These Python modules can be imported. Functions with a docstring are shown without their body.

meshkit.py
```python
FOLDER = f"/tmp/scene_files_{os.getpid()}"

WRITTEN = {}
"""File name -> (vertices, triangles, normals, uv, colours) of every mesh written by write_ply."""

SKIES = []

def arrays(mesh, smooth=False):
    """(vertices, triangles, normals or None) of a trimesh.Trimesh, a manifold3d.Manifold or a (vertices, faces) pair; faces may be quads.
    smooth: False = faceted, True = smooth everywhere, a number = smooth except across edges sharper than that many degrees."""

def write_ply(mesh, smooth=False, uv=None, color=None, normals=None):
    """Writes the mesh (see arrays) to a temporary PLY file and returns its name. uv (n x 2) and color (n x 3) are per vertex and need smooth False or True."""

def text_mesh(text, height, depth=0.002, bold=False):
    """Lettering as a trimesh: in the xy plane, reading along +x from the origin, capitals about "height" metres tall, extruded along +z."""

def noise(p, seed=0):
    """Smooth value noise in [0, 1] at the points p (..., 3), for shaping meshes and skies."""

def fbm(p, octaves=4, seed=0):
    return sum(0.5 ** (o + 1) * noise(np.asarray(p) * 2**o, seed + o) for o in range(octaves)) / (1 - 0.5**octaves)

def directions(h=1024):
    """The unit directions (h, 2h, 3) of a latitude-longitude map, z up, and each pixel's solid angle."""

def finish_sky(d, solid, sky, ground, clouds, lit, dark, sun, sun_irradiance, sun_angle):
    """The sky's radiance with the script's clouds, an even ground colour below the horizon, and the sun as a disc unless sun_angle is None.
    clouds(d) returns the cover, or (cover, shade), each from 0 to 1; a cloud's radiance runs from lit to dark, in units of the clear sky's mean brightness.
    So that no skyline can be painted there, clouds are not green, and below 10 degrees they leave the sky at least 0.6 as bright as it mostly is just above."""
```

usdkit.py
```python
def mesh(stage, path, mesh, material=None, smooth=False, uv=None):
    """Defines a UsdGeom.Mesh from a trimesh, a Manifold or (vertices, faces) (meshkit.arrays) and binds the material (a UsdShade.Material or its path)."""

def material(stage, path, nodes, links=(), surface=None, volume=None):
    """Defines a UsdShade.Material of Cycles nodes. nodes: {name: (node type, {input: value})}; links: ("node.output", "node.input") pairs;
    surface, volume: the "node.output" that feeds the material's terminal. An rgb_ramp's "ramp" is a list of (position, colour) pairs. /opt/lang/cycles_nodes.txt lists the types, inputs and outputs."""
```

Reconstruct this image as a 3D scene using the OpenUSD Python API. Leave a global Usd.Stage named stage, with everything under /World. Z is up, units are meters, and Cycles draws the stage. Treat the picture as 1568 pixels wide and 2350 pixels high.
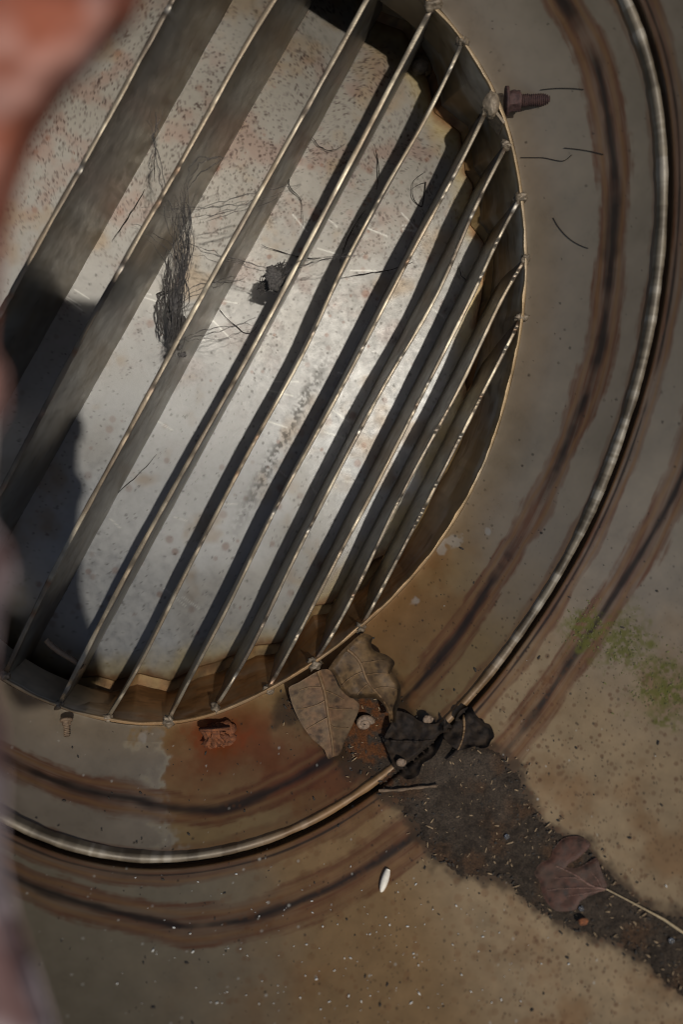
import math, random
import numpy as np
import usdkit
from meshkit import fbm, noise
from pxr import Usd, UsdGeom, UsdLux, UsdShade, Sdf, Gf, Vt
from scipy.spatial import Delaunay, cKDTree
from shapely.geometry import Polygon, Point
import shapely

stage = Usd.Stage.CreateInMemory()
UsdGeom.SetStageUpAxis(stage, UsdGeom.Tokens.z)
UsdGeom.SetStageMetersPerUnit(stage, 1.0)
UsdGeom.Xform.Define(stage, '/World'); UsdGeom.Scope.Define(stage, '/World/Looks')
rng = np.random.default_rng(7)

# ------------------------------------------------------------------ camera, sun, sky, exposure
W0, H0, FPX, CAMH = 1568.0, 2349.0, 2287.0, 0.70        # measuring frame; camera height over the grille's plane
VX, VY = 660.0, 900.0                                  # where the grille's normal through the camera meets the frame
EXPOSURE = -0.80
SUN, SUN_ANGLE, SKY = 1.0, 1.0, 0.10
sun_l = np.array([.165, .055, 1.0]); sun_l /= np.linalg.norm(sun_l)
up_l = np.array([.10, .60, .79]); up_l /= np.linalg.norm(up_l)
FOCUS, FSTOP = 0.735, 3.6

def unit(a): return np.asarray(a, float) / np.linalg.norm(a)
def rot_between(a, b):
    a, b = unit(a), unit(b); v = np.cross(a, b); c = a @ b
    K = np.array([[0, -v[2], v[1]], [v[2], 0, -v[0]], [-v[1], v[0], 0]])
    return np.eye(3) + K + K @ K / (1 + c)
RC = rot_between([(VX - W0/2)/FPX, -(VY - H0/2)/FPX, -1], [0, 0, -1])     # camera axes -> grille frame
_wz = up_l; _wy = unit(np.array([0, 0, -1.]) - (np.array([0, 0, -1.]) @ _wz) * _wz); _wx = np.cross(_wy, _wz)
G = np.stack([_wx, _wy, _wz])                                              # grille frame -> world
ORG = np.array([0, 0, 1.0])
def world(p): return np.asarray(p, float) @ G.T + ORG
def at(x, y, z):
    """the point at height z over the grille's plane on the line of sight of (x, y)"""
    x, y, z = np.broadcast_arrays(np.asarray(x, float), np.asarray(y, float), np.asarray(z, float))
    d = np.stack([(x - W0/2)/FPX, -(y - H0/2)/FPX, -np.ones_like(x)], -1) @ RC.T
    t = (z - CAMH) / d[..., 2]
    return np.array([0, 0, CAMH]) + d * t[..., None]

cam = UsdGeom.Camera.Define(stage, '/World/camera')
M = np.eye(4); M[:3, :3] = (G @ RC).T; M[3, :3] = world([0, 0, CAMH])
cam.AddTransformOp().Set(Gf.Matrix4d(*M.ravel()))
cam.CreateHorizontalApertureAttr(24.0); cam.CreateVerticalApertureAttr(24.0 * 1024 / 684)
cam.CreateFocalLengthAttr(24.0 * FPX / W0); cam.CreateClippingRangeAttr(Gf.Vec2f(.01, 1000))
cam.CreateFStopAttr(FSTOP); cam.CreateFocusDistanceAttr(FOCUS); cam.CreateExposureAttr(EXPOSURE)

sun_w = G @ sun_l
sun = UsdLux.DistantLight.Define(stage, '/World/sun')
sun.CreateIntensityAttr(SUN); sun.CreateNormalizeAttr(True); sun.CreateAngleAttr(SUN_ANGLE); sun.CreateColorAttr(Gf.Vec3f(1, .95, .87))
z_ = unit(sun_w); x_ = unit(np.cross([0, 0, 1], z_)); y_ = np.cross(z_, x_)
S = np.eye(4); S[:3, :3] = np.stack([x_, y_, z_]); sun.AddTransformOp().Set(Gf.Matrix4d(*S.ravel()))
sky = usdkit.material(stage, '/World/Looks/sky', {
    's': ('sky_texture', {'sky_type': 'single_scattering', 'sun_disc': False, 'sun_elevation': math.asin(sun_w[2]), 'sun_rotation': math.atan2(sun_w[0], sun_w[1])}),
    'b': ('background_shader', {'strength': SKY})}, [('s.color', 'b.color')], surface='b.background')
dome = UsdLux.DomeLight.Define(stage, '/World/sky'); UsdShade.MaterialBindingAPI.Apply(dome.GetPrim()).Bind(sky)
dome.GetPrim().SetCustomDataByKey('kind', 'structure')

# ------------------------------------------------------------------ helpers
COUNT = {}
BASE = {}
def numbered(parent, name):
    k = COUNT.get((parent, name), 0); COUNT[(parent, name)] = k + 1
    return f'{parent}/{name}' if k == 0 else f'{parent}/{name}_{k:03d}'
def tag(prim, label=None, cat=None, group=None, kind=None):
    for k, v in (('label', label), ('category', cat), ('group', group), ('kind', kind)):
        if v: prim.SetCustomDataByKey(k, v)
    return prim
def thing(name, base_l, label, cat, group=None, kind=None):
    path = numbered('/World', name); x = UsdGeom.Xform.Define(stage, path)
    b = world(base_l); x.AddTranslateOp().Set(Gf.Vec3d(*b)); BASE[path] = b
    tag(x.GetPrim(), label, cat, group, kind); return path
def put(name, mesh, mat, parent=None, smooth=True, tint=None, base_l=None, uv=None):
    """ONE Mesh prim; mesh = (points in the grille's frame, faces)"""
    v, f = mesh; v = world(v); f = np.asarray(f); us = np.unique(f)
    if len(us) < len(v): rm = -np.ones(len(v), int); rm[us] = np.arange(len(us)); v, f = v[us], rm[f]; tint = None if tint is None else np.asarray(tint)[us]
    if parent is None:
        path = numbered('/World', name); b = v.mean(0) if base_l is None else world(base_l)
    else:
        path = numbered(parent, name); b = BASE[parent]
    m = usdkit.mesh(stage, path, (v - b, f), LOOK[mat], smooth)
    BASE[path] = b if parent is None else b
    if parent is None: m.AddTranslateOp().Set(Gf.Vec3d(*b))
    if tint is not None:
        UsdGeom.PrimvarsAPI(m).CreatePrimvar('tint', Sdf.ValueTypeNames.Color3fArray, 'vertex').Set(Vt.Vec3fArray.FromNumpy(np.asarray(tint, np.float32)))
    return path
def prim(path): return stage.GetPrimAtPath(path)
def grid(P, wrap=False):
    n, m = P.shape[:2]; i = np.arange(n * m).reshape(n, m)
    if wrap: i = np.concatenate([i, i[:, :1]], 1)
    q = np.stack([i[:-1, :-1], i[1:, :-1], i[1:, 1:], i[:-1, 1:]], -1).reshape(-1, 4)
    return P.reshape(-1, 3), np.vstack([q[:, [0, 1, 2]], q[:, [0, 2, 3]]])
def join(ms):
    V, F, n = [], [], 0
    for v, f in ms: V.append(v); F.append(np.asarray(f) + n); n += len(v)
    return np.vstack(V), np.vstack(F)
def lin(r, g, b, k=1.0):
    c = np.array([r, g, b]) / 255.0
    return np.where(c <= .04045, c / 12.92, ((c + .055) / 1.055) ** 2.4) * k
def sst(a, b, x): t = np.clip((x - a) / (b - a), 0, 1); return t * t * (3 - 2 * t)
def mix(c, col, m): return c * (1 - m[..., None]) + np.asarray(col) * m[..., None]
def fb(x, y, s, o=4, seed=0): return fbm(np.stack([x / s, y / s, np.zeros_like(x) + .37], -1), o, seed)
def frame(t):
    t = unit(t); a = np.array([0, 0, 1.]) if abs(t[2]) < .9 else np.array([1., 0, 0])
    u = unit(np.cross(t, a)); return u, np.cross(t, u)
def tube(pts, rad, k=6):
    pts = np.asarray(pts, float); n = len(pts); rad = np.broadcast_to(rad, n)
    T = np.gradient(pts, axis=0); rings = []
    u, _ = frame(T[0])
    for i in range(n):
        t = unit(T[i]); u = unit(u - (u @ t) * t); w = np.cross(t, u)
        a = np.arange(k) / k * 2 * np.pi
        rings.append(pts[i] + rad[i] * (np.cos(a)[:, None] * u + np.sin(a)[:, None] * w))
    v, f = grid(np.array(rings), True)
    c = np.vstack([v, pts[:1], pts[-1:]]); a = np.arange(k); b = (a + 1) % k
    f = np.vstack([f, np.stack([a, b, np.full(k, len(v))], 1)[:, ::-1] * 1, np.stack([a + (n - 1) * k, b + (n - 1) * k, np.full(k, len(v) + 1)], 1)])
    return c, f
def smoothline(pts, n):
    pts = np.asarray(pts, float); s = np.r_[0, np.cumsum(np.linalg.norm(np.diff(pts, axis=0), axis=1))]
    from scipy.interpolate import PchipInterpolator
    return PchipInterpolator(s, pts, axis=0)(np.linspace(0, s[-1], n))
_ico = {}
def blob(c, r, seed=0, amp=.25, sub=2, scale=(1, 1, 1), freq=1.6):
    import trimesh
    if sub not in _ico: s = trimesh.creation.icosphere(subdivisions=sub); _ico[sub] = (np.array(s.vertices), np.array(s.faces))
    v, f = _ico[sub]
    d = 1 + amp * (fbm(v * freq + seed * 7.3, 3, seed % 50) * 2 - 1)
    return np.asarray(c) + v * d[:, None] * r * np.asarray(scale), f

# ------------------------------------------------------------------ looks
LOOK = {}
def look(name, color=(.3, .3, .3), rough=.5, metal=0., var=.25, scale=120., bump=.15, bscale=900., tint=False, spec=.5, var2=.0, scale2=20., col2=None, dist=.0006, aniso=0.):
    n = {'g': ('geometry', {}), 'n1': ('noise_texture', {'scale': scale, 'detail': 6., 'roughness': .65}), 'n2': ('noise_texture', {'scale': bscale, 'detail': 3.}),
         'n3': ('noise_texture', {'scale': scale2, 'detail': 5., 'roughness': .6}),
         'r1': ('map_range', {'from_min': .3, 'from_max': .7, 'to_min': 1 - var, 'to_max': 1 + var}),
         'r3': ('map_range', {'from_min': .42, 'from_max': .62, 'to_min': 0., 'to_max': var2}),
         'rr': ('map_range', {'from_min': .3, 'from_max': .7, 'to_min': rough - .08, 'to_max': rough + .1}),
         'mc': ('vector_math', {'math_type': 'scale'}), 'm2': ('mix_color', {'b': col2 or color}),
         'b': ('bump', {'strength': bump, 'distance': dist}),
         'p': ('principled_bsdf', {'metallic': metal, 'specular_ior_level': spec})}
    l = [('g.position', 'n1.vector'), ('g.position', 'n2.vector'), ('g.position', 'n3.vector'), ('n1.fac', 'r1.value'), ('n1.fac', 'rr.value'), ('n3.fac', 'r3.value'),
         ('r1.result', 'mc.scale'), ('mc.vector', 'm2.a'), ('r3.result', 'm2.fac'), ('m2.result', 'p.base_color'), ('rr.result', 'p.roughness'), ('n2.fac', 'b.height'), ('b.normal', 'p.normal')]
    if tint: n['a'] = ('attribute', {'attribute': 'tint'}); l.append(('a.color', 'mc.vector1'))
    else: n['mc'][1]['vector1'] = color
    if aniso:
        n['p'][1].update(anisotropic=aniso, tangent=None); n['p'][1].pop('tangent'); td = G @ np.array([.875, -.485, 0.]); n['td'] = ('combine_xyz', {'x': float(td[0]), 'y': float(td[1]), 'z': float(td[2])}); l.append(('td.vector', 'p.tangent'))
    LOOK[name] = usdkit.material(stage, '/World/Looks/' + name, n, l, surface='p.BSDF')

look('shell_steel', rough=.40, metal=.40, var=.07, scale=60., bump=.10, bscale=1500., tint=True)
look('plate_steel', rough=.44, metal=.7, aniso=.85, var=.10, scale=160., bump=.10, bscale=2500., tint=True)
look('band_steel', rough=.42, metal=.45, var=.22, scale=90., bump=.15, bscale=1200., tint=True)
look('slat_steel', (.26, .245, .22), rough=.38, metal=.6, var=.2, scale=70., bump=.12, bscale=900., tint=True)
look('weld_metal', (.20, .155, .105), rough=.5, metal=.3, var=.4, scale=400., bump=.4, bscale=1500.)
look('bead_steel', rough=.5, metal=.2, var=.25, scale=60., bump=.12, bscale=900., tint=True)
look('rusty_bolt', (.045, .022, .020), rough=.75, metal=.1, var=.6, scale=500., bump=.6, bscale=1800., var2=.6, scale2=260., col2=(.10, .05, .04))
look('orange_rust', (.19, .065, .022), rough=.85, var=.6, scale=420., bump=.8, bscale=1500., var2=.7, scale2=240., col2=(.10, .035, .015))
look('soil', rough=.88, var=.6, scale=900., bump=.9, bscale=1900., tint=True, dist=.001, spec=.3)
look('brown_leaf', rough=.6, var=.25, scale=260., bump=.4, bscale=1600., tint=True, spec=.35)
look('black_leaf', (.022, .017, .014), rough=.85, spec=.2, var=.6, scale=300., bump=.5, bscale=1500., var2=.5, scale2=120., col2=(.055, .035, .02))
look('vein', (.17, .10, .045), rough=.6, var=.3, scale=300.)
look('pale_vein', (.20, .11, .08), rough=.6, var=.3, scale=300.)
look('straw', (.50, .38, .22), rough=.6, var=.3, scale=500.)
look('twig', (.15, .10, .06), rough=.75, var=.4, scale=500.)
look('white_seed', (.80, .74, .62), rough=.5, var=.12, scale=300.)
look('cobweb_grey', (.095, .086, .078), rough=.9, var=.5, scale=600., spec=.1)
look('thread_dark', (.035, .03, .026), rough=.9, var=.3, spec=.1)
look('pale_speck', (.55, .55, .52), rough=.7, var=.3, scale=900.)
look('dark_grit', (.03, .024, .018), rough=.85, var=.5, scale=900.)
look('tan_grit', (.26, .18, .10), rough=.8, var=.5, scale=900.)
look('shell_pink', (.19, .13, .085), rough=.7, var=.6, scale=500., bump=.4)
look('front_paint', (.20, .07, .045), rough=.75, var=.45, scale=40., bump=.5, bscale=160., tint=True, dist=.003)
LOOK['water'] = usdkit.material(stage, '/World/Looks/water', {'p': ('principled_bsdf', {'base_color': (.6, .6, .6), 'roughness': .02, 'transmission_weight': .9, 'ior': 1.33})}, surface='p.BSDF')

# ------------------------------------------------------------------ the vessel's rings (measured about CX, CY)
CX, CY = 461.0, 752.0
def ellipse_r(th, cx, cy, a, b, ax, n=4000):
    t = np.linspace(0, 2 * np.pi, n); e1 = np.array([math.cos(ax), math.sin(ax)]); e2 = np.array([-e1[1], e1[0]])
    p = np.array([cx, cy]) + a * np.cos(t)[:, None] * e1 + b * np.sin(t)[:, None] * e2
    q = np.arctan2(p[:, 1] - CY, p[:, 0] - CX); r = np.hypot(p[:, 0] - CX, p[:, 1] - CY); o = np.argsort(q)
    return np.interp(th, q[o], r[o], period=2 * np.pi)
def corrected(pts, el):
    pts = np.array(pts, float); th = np.arctan2(pts[:, 1] - CY, pts[:, 0] - CX); r = np.hypot(pts[:, 0] - CX, pts[:, 1] - CY)
    k = r / ellipse_r(th, *el); o = np.argsort(th); th, k = th[o], k[o]
    th = np.r_[th[0] - .5, th, th[-1] + .5]; k = np.r_[1, k, 1]
    g = np.linspace(-np.pi, np.pi, 721); kk = np.interp(g, th, k, period=None)
    from scipy.ndimage import gaussian_filter1d
    kk = gaussian_filter1d(kk, 8, mode='wrap')
    return lambda t: np.interp(t, g, kk, period=2 * np.pi) * ellipse_r(t, *el)
AX = math.atan2(-.93, .38)
rim_r = corrected([(997,5),(1064,92),(1140,210),(1175,310),(1200,450),(1212,600),(1180,850),(1100,1100),(980,1290),(830,1440),(720,1525),(615,1585),(500,1640),(385,1665),(245,1655),(135,1620),(0,1560)], (461, 752, 935, 718, AX))
_rim0 = rim_r
def rim_r(t):
    d = np.degrees(t) % 360; return _rim0(t) * (1 + .24 * sst(135, 190, d) * sst(300, 262, d))
bead_r = corrected([(1455,0),(1500,100),(1530,250),(1540,400),(1530,600),(1500,800),(1440,1000),(1330,1260),(1200,1465),(1080,1620),(860,1810),(740,1890),(610,1945),(500,1970),(350,1985),(240,1970),(100,1930),(0,1880)], (603, 765, 1271, 869, AX))
_bead0 = bead_r
def bead_r(t):
    a, b = _bead0(t), 1.30 * rim_r(t); d = a - b; return b + .5 * (d + np.sqrt(d * d + 40.0 ** 2)) - 8
def v_of(x, y):
    th = np.arctan2(y - CY, x - CX); r = np.hypot(x - CX, y - CY); a = rim_r(th)
    return th, (r - a) / (bead_r(th) - a)
_r2 = np.array([(1620,900),(1568,1085),(1500,1220),(1400,1380),(1300,1530),(1180,1700),(960,1910),(850,1985),(700,2060),(560,2110),(430,2125),(300,2100),(130,2050)], float)
_th2, _v2 = v_of(_r2[:, 0], _r2[:, 1])
def vr2(th): o = np.argsort(_th2); return np.interp(th, _th2[o], _v2[o])
_r1 = np.array([(1290,0),(1370,150),(1400,300),(1412,450),(1400,600),(1380,800),(1310,1000),(1240,1150),(1130,1330),(950,1580),(500,1860),(300,1830)], float)
_th1, _v1 = v_of(_r1[:, 0], _r1[:, 1])
def vr1(th): o = np.argsort(_th1); return np.interp(th, _th1[o], _v1[o])
DEPTH = .068
def zfront(x, y):
    """the grille's face leans: its left side stands nearer the opening"""
    u = (np.asarray(x, float) - 790) * .875 + (np.asarray(y, float) - 975) * .485
    return np.interp(u, [-1500, -880, -620, -343, -150, 0], [.036, .031, .021, .009, .002, 0])
TH0 = math.radians(66.5)                                # the lowest line of the vessel
from scipy.ndimage import gaussian_filter1d
def table(a, b, w=14):
    g = np.arange(0, 360, .5); t = gaussian_filter1d(np.interp(g, a, b, period=360), w, mode='wrap')
    return lambda th: np.interp(np.degrees(th) % 360, np.r_[g, 360], np.r_[t, t[0]])
zb = table([0, 40, 66, 100, 125, 180, 260, 300, 360], [.058, .036, .036, .060, .085, .06, .05, .055, .058])
zslope = table([0, 28, 58, 76, 100, 125, 180, 270, 340, 360], [.080, .040, .040, .060, .085, .09, .09, .08, .09, .080])
def zwall(x, y):
    """height of the vessel's wall over the grille's plane"""
    th, v = v_of(np.asarray(x, float), np.asarray(y, float))
    b = zb(th); d = np.degrees(th) % 360
    zi = -.024 + (b + .024) * np.clip(v, 0, 1) ** 1.12
    zo = b - .007 + zslope(th) * np.maximum(v - 1, 0) - .006 * np.exp(-((v - 1.004) / .016) ** 2)
    return np.where(v <= 1, zi, zo)

DP = np.array([(650,1600),(640,1660),(700,1650),(760,1720),(790,1765),(850,1790),(868,1822),(920,1855),(958,1910),(1000,1972),(1060,2008),(1140,2010),(1200,2062),(1265,2110),(1330,2140),(1440,2172),(1465,2195),(1530,2252),(1575,2292),(1760,2400),(1790,2210),(1575,2108),(1480,2078),(1420,2022),(1370,1972),(1350,1934),(1290,1912),(1250,1882),(1215,1832),(1188,1765),(1140,1728),(1060,1690),(1000,1660),(930,1640),(900,1560),(830,1520)], float)
SEDP = Polygon(DP); shapely.prepare(SEDP)
# stains, rust tide marks and spots of the shell, laid over its surface
_sp = np.random.default_rng(3)
def spots(x, y, n, box, rmin, rmax, seed, strength=1.0, power=2.0):
    g = np.random.default_rng(seed); c = np.stack([g.uniform(box[0], box[2], n), g.uniform(box[1], box[3], n)], 1)
    r = rmin + (rmax - rmin) * g.random(n) ** power; s = g.uniform(.4, 1, n) * strength
    d, i = cKDTree(c).query(np.stack([x.ravel(), y.ravel()], 1), k=3)
    m = (s[i] * sst(1.0, .45, d / r[i])).max(1)
    return m.reshape(x.shape)
def shell_tint(x, y):
    th, v = v_of(x, y); d = np.degrees(th)
    w1 = fb(x, y, 260, 4, 1); w2 = fb(x, y, 60, 4, 2); w3 = fb(x, y, 18, 3, 3); w4 = fb(x, y, 140, 5, 4)
    c = np.zeros(x.shape + (3,)) + lin(136, 124, 108)
    c = mix(c, lin(118, 108, 92), sst(.45, .65, w1) * .5)
    c = mix(c, lin(150, 137, 118), sst(.5, .7, w4) * .35)
    # warm sediment film below the old waterline
    dd = d + (w1 - .5) * 26 + (w2 - .5) * 6
    film = sst(26, 46, dd) * np.where(v < 1, sst(99, 96.5, d + (w2 - .5) * 14 + (w3 - .5) * 5 + 6 * np.clip(v, 0, 1)), sst(104, 78, dd))
    tan = np.where(v[..., None] < 1, lin(132, 106, 66), lin(150, 126, 92))
    amb = (sst(64, 72, d) * (v > 1))[..., None]; tan = tan * (1 - amb) + lin(140, 108, 66) * amb
    c = c * (1 - film[..., None] * .85) + tan * film[..., None] * .85
    c = mix(c, lin(120, 82, 44), film * sst(.48, .66, w4) * .55)
    left = sst(76, 96, d + (w1 - .5) * 20) * (v > 1)
    c = mix(c, lin(118, 108, 88), left * .75)
    # pale tide line at the film's left end
    tide = np.exp(-((d + (w2 - .5) * 14 + (w3 - .5) * 5 + 6 * np.clip(v, 0, 1) - 98.3) / .9) ** 2) * (v < .9) * (v > .12)
    c = mix(c, lin(165, 155, 132), tide * .45)
    # brown rust wash below the grille
    rr = np.hypot((x - 560) / 250, (y - 1735) / 120); rust = sst(1.15, .45, rr + (w2 - .5) * .9 + (w1 - .5) * .7) * (film > .4) * (v < .97)
    c = mix(c, lin(112, 62, 34), rust * .8 * (.45 + .55 * sst(.38, .6, w4)))
    rr = np.hypot((x - 720) / 170, (y - 1780) / 110); rust = sst(1.2, .4, rr + (w2 - .5) * .9) * (v < .97)
    c = mix(c, lin(104, 58, 36), rust * .75 * (.4 + .6 * sst(.4, .6, fb(x, y, 45, 4, 15))))
    rr = np.hypot((x - 500) / 70, (y - 1690) / 46); rust = sst(1.25, .3, rr + (w3 - .5) * 1.4 + (w2 - .5))
    c = mix(c, lin(126, 62, 30), rust * .8)
    # rust-tinted weld rings: heat tint with a dark core
    streak = fb(np.degrees(th) * 3.2, v * 520, 16, 4, 77); streak2 = fb(np.degrees(th) * 1.6, v * 900, 12, 3, 78)
    def ring(c, v0, half, core, strength, seed, yl=.0):
        wob = (fb(np.degrees(th) * 8, v * 60, 70, 4, seed) - .5) * .16
        e = v - v0 - wob * half * 2.2; wd = half * (1 + (fb(np.degrees(th) * 8, v * 0, 45, 3, seed + 1) - .5) * 1.0)
        a = sst(1.12, .8, np.abs(e) / wd + (streak - .5) * .7 + (w3 - .5) * .35); st = .6 + .4 * sst(.35, .6, fb(np.degrees(th) * 8, v * 900, 60, 4, seed + 5))
        c = mix(c, lin(96, 58, 38), a * strength * st * (.7 + .3 * sst(.35, .6, streak2)))
        c = mix(c, lin(122, 98, 70), a * sst(.45, .3, np.abs(np.abs(e) / wd - .62)) * .0)
        fr = np.exp(-((np.abs(e) / wd - .55) / .14) ** 2); c = mix(c, lin(128, 96, 62), fr * a * .55)
        k = core * (1 + (fb(np.degrees(th) * 8, v * 0, 28, 3, seed + 2) - .5) * 1.6)
        dk = sst(1.3, .1, np.abs(e + wob * .12) / np.maximum(k, 1e-3) + (streak - .5) * 1.0) * sst(.25, .5, fb(np.degrees(th) * 8, v * 0, 60, 4, seed + 3))
        return mix(c, lin(40, 34, 30), dk * .9)
    c = ring(c, vr1(th), .125, .045, .85, 20)
    c = ring(c, .955, .085, .008, .6, 30)
    c = ring(c, 1.075, .085, .012, .75, 40)
    c = ring(c, vr2(th), .15, .036, .85, 50)
    sd = -np.hypot(x * 0, 1) * 60.0; nearb = (x > 560) & (y > 1480)
    if nearb.any():
        pp = shapely.points(x[nearb], y[nearb]); sd[nearb] = np.where(shapely.contains(SEDP, pp), 1, -1) * shapely.distance(SEDP.exterior, pp)
    m = sst(-26, 2, sd + (w3 - .5) * 40 + (w2 - .5) * 40); c = mix(c, lin(72, 56, 40), m * .9)
    # moss
    for mx, my, mr in ((1350, 1440, 60), (1430, 1470, 75), (1500, 1560, 85), (1560, 1590, 80)):
        m = sst(1.1, .2, np.hypot(x - mx, y - my) / mr + (w2 - .5) * 2.2 + (w3 - .5) * 1.2)
        c = mix(c, lin(100, 98, 40), m * .85 * sst(.36, .58, fb(x, y, 9, 3, 12)))
    for mx, my, mr in ((1038, 1240, 22), (1018, 1262, 16), (954, 1376, 15), (1120, 1220, 10), (330, 1690, 14)):
        m = sst(1.0, .5, np.hypot(x - mx, y - my) / mr + (w3 - .5) * 2.2 + (w2 - .5)); c = mix(c, lin(160, 156, 148), m * .6)
    # pits and spots
    tanr = sst(40, 55, d) * sst(70, 62, d) * (v > 1.15)
    c = mix(c, lin(92, 60, 38), spots(x, y, 1300, (1150, 1500, 1700, 2400), 2, 7.5, 5, .7) * sst(30, 45, d))
    c = mix(c, lin(48, 38, 28), spots(x, y, 1900, (700, 1100, 1700, 2400), 1.2, 4, 6, .8) * sst(20, 45, d))
    c = mix(c, lin(45, 40, 35), spots(x, y, 1000, (300, 0, 1700, 2400), 1.5, 4.5, 8, .8))
    c = mix(c, lin(110, 70, 40), spots(x, y, 700, (500, 1500, 1300, 2400), 3, 14, 9, .35))
    c = mix(c, lin(190, 185, 172), spots(x, y, 180, (0, 1650, 1400, 2400), 1.5, 5, 10, .7))
    return np.clip(c, .004, .9)

def wall_mesh(vs, th):
    T, Vv = np.meshgrid(th, vs); a = rim_r(T); r = a + Vv * (bead_r(T) - a)
    x, y = CX + r * np.cos(T), CY + r * np.sin(T)
    return x, y
vis = np.radians(np.r_[np.linspace(-62, 14, 420), np.linspace(14.1, 80, 800), np.linspace(80.1, 116, 330), np.linspace(118, 296, 120)])
vessel = thing('steel_vessel', at(640, 1900, 0), 'stained stainless steel vessel seen from inside, round the slatted grille, with rust-tinted weld rings', 'vessel')
vi = np.linspace(0, .965, 120)
x, y = wall_mesh(vi, vis); P = at(x, y, zwall(x, y)); tint = shell_tint(x, y)
v, f = grid(P, True); put('inner_wall', (v, f[:, ::-1]), 'shell_steel', vessel, tint=tint.reshape(-1, 3))
vo = 1 + np.r_[np.linspace(-.02, 1.2, 180), np.linspace(1.21, 4.4, 300), np.linspace(4.5, 6, 12)]
x, y = wall_mesh(vo, vis); x2, y2 = wall_mesh(np.maximum(vo, 1.0001), vis); P = at(x, y, zwall(x2, y2) - .012 * (vo < 1)[:, None]); tint = shell_tint(x, y)
v, f = grid(P, True); fr = (np.abs(x - 784) < 1080) & (np.abs(y - 1174) < 1450); f = f[fr.ravel()[f].all(1)]; put('outer_wall', (v, f[:, ::-1]), 'shell_steel', vessel, tint=tint.reshape(-1, 3))
# rolled bead between them
n = len(vis); a = np.linspace(-.25 * np.pi, 1.08 * np.pi, 12)
thv = vis; rb = bead_r(thv); ctr = at(CX + rb * .988 * np.cos(thv), CY + rb * .988 * np.sin(thv), zb(thv) - .0035)
tan = np.roll(ctr, -1, 0) - np.roll(ctr, 1, 0); tan /= np.linalg.norm(tan, axis=1, keepdims=True)
outw = np.cross(tan, [0, 0, 1.]); outw /= np.linalg.norm(outw, axis=1, keepdims=True); sgn = np.sign((outw * (ctr - at(CX, CY, 0))).sum(1)); outw *= sgn[:, None]
br = .0029 * (1 + (fb(np.degrees(thv) * 9, thv * 0, 30, 4, 61) - .5) * .5 + (fb(np.degrees(thv) * 9, thv * 0, 14, 3, 62) - .5) * .2)
P = ctr[None] + br[None, :, None] * (np.cos(a)[:, None, None] * outw[None] + np.sin(a)[:, None, None] * np.array([0, 0, 1.]))
P[-1] -= np.array([0, 0, .005])
bt = np.zeros((12, n, 3)) + lin(112, 102, 86); dg = np.degrees(thv); bn = np.broadcast_to(fb(dg * 9, dg * 0, 16, 4, 63), (12, n)); bt = mix(bt, lin(150, 142, 128), sst(.55, .66, bn) * .7); bt = mix(bt, lin(72, 62, 48), sst(.5, .38, bn) * .7)
bt = mix(bt, lin(126, 92, 52), np.broadcast_to(sst(40, 60, dg) * sst(92, 72, dg) * .8, (12, n)))
v, f = grid(P, True); put('rolled_bead', (v, f), 'bead_steel', vessel, tint=bt.reshape(-1, 3))

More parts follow.
